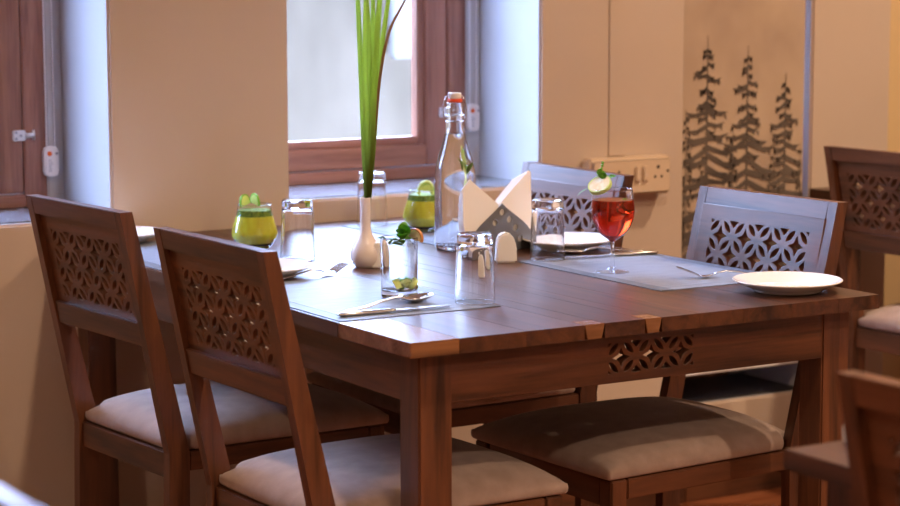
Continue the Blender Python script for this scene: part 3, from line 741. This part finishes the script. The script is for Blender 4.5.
# swing-top bottle of water
bo = empty('water_bottle', (.657, .946, TZ)); tag(bo, 'clear swing-top glass water bottle with white stopper', 'bottle')
O_ = [(.036, 0), (.0405, .003), (.0420, .010), (.0425, .030), (.0425, .140), (.0418, .158), (.0385, .178), (.0320, .200), (.0250, .222), (.0195, .242), (.0172, .256), (.0168, .280), (.0182, .283), (.0182, .291), (.0165, .294), (.0165, .302)]
I_ = [(r-.0028, z) for r, z in O_[3:]][::-1]
obj('glass', lathe([(0, .004), (.030, .002)]+O_+[(.0145, .303)]+I_+[(.0385, .010), (.034, .0075), (0, .009)], 56), GLASS, bo, True)
wt = [(0, .0092), (.034, .0078), (.0382, .0102), (.0394, .030), (.0394, .140), (.0387, .158), (.0354, .178), (.0289, .200), (.0219, .222), (.0172, .239), (0, .239)]
obj('water', lathe([(r+.0006 if r else 0, z) for r, z in wt], 48, closed=False), WATER, bo, True)
leaves(bo, (.012, -.010, .155), 3, .03, .006, 61, 1.2)
obj('gasket', lathe([(0, .303), (.0150, .303), (.0158, .306), (.0150, .310), (0, .310)], 32, closed=False), REDS, bo, True)
obj('stopper', lathe([(0, .310), (.0125, .310), (.0135, .312), (.0135, .320), (.0120, .3225), (0, .3235)], 32, closed=False), CER, bo, True)
b = bmesh.new()
for s in (-1, 1):
    sx, sy = CAMR.x*s, CAMR.y*s
    tube(b, smooth_pts([(sx*.0145, sy*.0145, .317), (sx*.022, sy*.022, .306), (sx*.0245, sy*.0245, .285), (sx*.021, sy*.021, .268), (sx*.0185, sy*.0185, .262)], 2), .0012, 8)
ring = [(.0185*math.cos(a*math.pi/16), .0185*math.sin(a*math.pi/16), .264) for a in range(33)]; tube(b, ring, .0012, 8)
ring = [(.0198*math.cos(a*math.pi/16), .0198*math.sin(a*math.pi/16), .276) for a in range(33)]; tube(b, ring, .0012, 8)
obj('wire_bail', b, STEEL, bo, True)

# salt and pepper shakers
def shaker(x, y, w, d, h, rz, label):
    t = empty('salt_shaker', (x, y, TZ), rz); tag(t, label, 'shaker', 'white ceramic shakers')
    prof = [(-w/2, 0), (w/2, 0), (w/2*.96, h*.45), (w/2*.84, h*.72), (w/2*.55, h*.92), (w/2*.2, h), (-w/2*.2, h*1.0), (-w/2*.55, h*.96), (-w/2*.80, h*.86), (-w/2*.92, h*.6)]
    o = obj('shaker_body', prism(prof, -d/2, d/2, lambda a, b, c: (a, c, b), min(.004, d*.2)), SHAK, t, False)
    bh = bmesh.new()
    for a in (-.006, 0, .006): tube(bh, [(a*w/.04, 0, h-.004), (a*w/.04, 0, h+.0003)], .0007, 6)
    obj('pour_hole', bh, PLASD, t)
    return t
shaker(.633, .715, .042, .030, .060, -YAW+.1, 'wide white ceramic shaker in front of the napkin holder')
shaker(.512, .600, .018, .022, .046, -YAW-.2, 'slim white ceramic shaker seen through the front tumbler')
shaker(.384, .785, .027, .024, .050, -YAW, 'small white ceramic shaker between the vase and the clear cocktail')

# napkin holder with folded napkins
na, nb = px(464, 254.5, 2, TZ), px(527, 247, 2, TZ); nd = nb-na; nrz = math.atan2(nd.y, nd.x); nc = (na+nb)/2
nh = empty('napkin_holder', (nc.x, nc.y, TZ), nrz); tag(nh, 'grey metal napkin holder with round cut-outs', 'napkin holder')
hw = nd.length/2; HH = .096
def fan():
    pts = [(-hw, 0), (hw, 0), (hw, .012)]
    for k in range(1, 9): t = k/8; pts.append((hw*(1-t)*(1+.30*math.sin(math.pi*t)), .012+(HH-.012)*t**.92))
    for k in range(7, -1, -1): t = k/8; pts.append((-hw*(1-t)*(1+.30*math.sin(math.pi*t)), .012+(HH-.012)*t**.92))
    return pts
hol = []
for cx, cz in ((0, .078), (-.020, .058), (.020, .062), (.037, .043), (-.038, .036), (.051, .020), (-.052, .017), (0, .05), (.0, .022), (-.024, .030), (.024, .034)):
    if cx == 0 and cz < .07 or abs(cx) == .024: continue
    hol.append([(cx+.0068*math.cos(-a*math.pi/8), cz+.0068*math.sin(-a*math.pi/8)) for a in range(16)])
fm = flatcurve(fan(), hol, .0016, .0); fm.materials.append(GREYM)
for y_ in (-.018, .018): inst('side_plate', fm, nh, (0, y_, .003), (math.pi/2, 0, 0))
obj('base_plate', box(-hw, hw, -.0188, .0188, .0005, .0028, .0005), GREYM, nh)
def napkin(x0, x1, za, zb, off, lean, i, side):
    # folded paper square standing on a corner edge: polygon in the holder plane with a slight fan
    if side < 0: poly = [(-hw+.004, .004), (-.012, .004), (.004, .060), (-.006, .094), (-hw+.004+lean, .150-.002*i), (-hw-.016+lean, .132-.003*i), (-hw-.014+lean*.6, .06)]
    else: poly = [(.004, .004), (hw-.004, .004), (hw+.002-lean*.6, .07), (hw-.001-lean*1.6, .155-.003*i), (hw-.008-lean*1.6, .158-.003*i), (-.008+.001*i, .088), (-.004, .05)]
    return prism(poly, off-.0009, off+.0009, lambda a, b, c: (a, c, b))
k = 0
for side in (-1, 1):
    for i in range(7):
        o = obj('paper_napkin', napkin(0, 0, 0, 0, (-.0125+.0038*i) if side < 0 else (-.0106+.0038*i), .0022*i*(1 if side > 0 else 1), i, side), NAP, None)
        o.location = (nc.x, nc.y, TZ+.0032); o.rotation_euler = (0, 0, nrz)
        tag(o, 'folded cream paper napkin fanned to the %s in the grey holder' % ('left' if side < 0 else 'right'), 'napkin', 'cream napkins fanned %s' % ('left' if side < 0 else 'right'))

# cutlery (local: handle end at x = 0, pointing +x)
def loft(rows):
    b = bmesh.new(); R = [[b.verts.new(p) for p in r] for r in rows]; n = len(R[0])
    for r0, r1 in zip(R, R[1:]):
        for k in range(n): b.faces.new((r0[k], r0[(k+1) % n], r1[(k+1) % n], r1[k]))
    b.faces.new(R[0]); b.faces.new(R[-1]); return b
def sect(x, z, w, t, n=10): return [(x, w*math.cos(2*math.pi*k/n), z+t*math.sin(2*math.pi*k/n)) for k in range(n)]
def handle(L):
    return loft([sect(0, .004, .003, .001), sect(.004, .004, .0075, .0016), sect(.02, .0040, .0085, .0017), sect(L*.35, .0055, .0060, .0016), sect(L*.62, .0105, .0042, .0017), sect(L*.82, .0130, .0034, .0018), sect(L*.95, .0100, .0036, .0017), sect(L, .0075, .0050, .0014)])
def spoon(name, loc, rz, label, ry=0):
    t = empty(name, loc, rz); t.rotation_euler = (0, ry, rz); tag(t, label, 'spoon', 'steel table spoons')
    obj('handle', handle(.130), STEEL, t, True)
    b = bmesh.new(); n, m_ = 14, 12; top = []
    def pt(u, v, off):
        Lb, Wb = .062, .0205; x = .126+Lb*u; e = max(0, 1-(2*u-1)**2)**.5*(1-.12*(u-.5)); y = Wb*e*v
        z = .0085+.003*u-.0085*max(0, (1-(2*u-1)**2))*(1-v*v)
        return (x, y, z+off)
    for off in (0, -.0012):
        G = [[b.verts.new(pt(i/n, j/m_*2-1, off)) for j in range(m_+1)] for i in range(n+1)]
        for i in range(n):
            for j in range(m_): 
                b.faces.new((G[i][j], G[i+1][j], G[i+1][j+1], G[i][j+1]))
        top.append(G)
    A, Bq = top
    for i in range(n):
        for j in (0, m_): b.faces.new((A[i][j], A[i+1][j], Bq[i+1][j], Bq[i][j]))
    bmesh.ops.remove_doubles(b, verts=b.verts[:], dist=1e-5)
    obj('bowl', b, STEEL, t, True); return t
def fork(loc, rz, label, ry=0):
    t = empty('fork', loc, rz); t.rotation_euler = (0, ry, rz); tag(t, label, 'fork', 'steel table forks')
    obj('handle', handle(.125), STEEL, t, True)
    hz = lambda x: .0075-.0040*math.sin(math.pi*min(1, (x-.125)/.045))+max(0, x-.150)*.30
    rows = []
    for x, w_ in ((.122, .0048), (.130, .0085), (.138, .0115), (.146, .0125), (.152, .0125)): rows.append(sect(x, hz(x), w_, .0012))
    obj('head', loft(rows), STEEL, t, True)
    for y in (-.0107, -.0036, .0036, .0107):
        obj('tine', loft([[(x, y+w_*a, hz(x)+.0010*c) for a, c in ((-1, -1), (1, -1), (1, 1), (-1, 1))] for x, w_ in ((.150, .0020), (.165, .0018), (.182, .0015), (.194, .0007))]), STEEL, t)
    return t
def knife(loc, rz, label):
    t = empty('table_knife', loc, rz); tag(t, label, 'knife', 'steel table knives')
    obj('handle', loft([sect(0, .004, .005, .002), sect(.004, .004, .0080, .0036), (sect(.05, .004, .0088, .0040)), sect(.095, .004, .0072, .0036), sect(.105, .004, .0065, .0025)]), STEEL, t, True)
    poly = [(.103, -.0065), (.180, -.0065), (.204, -.004), (.212, .003), (.210, .0085), (.190, .0100), (.120, .0085), (.103, .006)]
    obj('blade', prism(poly, .0030, .0046, lambda a, b, c: (a, b, c), .0004), STEEL, t); return t
def aim(a, b): return math.atan2(b[1]-a[1], b[0]-a[0])
a, b_ = (.024, .279), (.241, .264); knife((a[0], a[1], MZ), aim(a, b_), 'steel knife on the near left mat, along the front edge')
a, b_ = (.050, .300), (.255, .362); spoon('table_spoon', (a[0], a[1], MZ+.0), aim(a, b_), 'steel spoon in front of the clear lime cocktail', 0).scale = (1.12, 1.12, 1.12)
a, b_ = (.115, .705), (.300, .752); fork((a[0], a[1], MZ), aim(a, b_), 'steel fork with tines towards the vase, on the near left mat')
a, b_ = (.945, .253), (.780, .345); fork((a[0], a[1], MZ), aim(a, b_), 'steel fork resting by the white plate at the right corner')
a, b_ = (.955, .650), (.757, .680); knife((a[0], a[1], MZ), aim(a, b_), 'steel knife at the far end of the near right mat')
a, b_ = (.950, .685), (.765, .742); spoon('table_spoon', (a[0], a[1], MZ), aim(a, b_), 'steel spoon behind the red wine glass, beside the chair')
a, b_ = (.948, 1.372), (.745, 1.390); knife((a[0], a[1], MZ), aim(a, b_), 'steel knife on the far right mat, by the window wall')
q = px(848, 441, 2, TZ)
shaker(q.x, q.y-.01, .022, .02, .03, 0, 'small white shaker on the blurred foreground table')
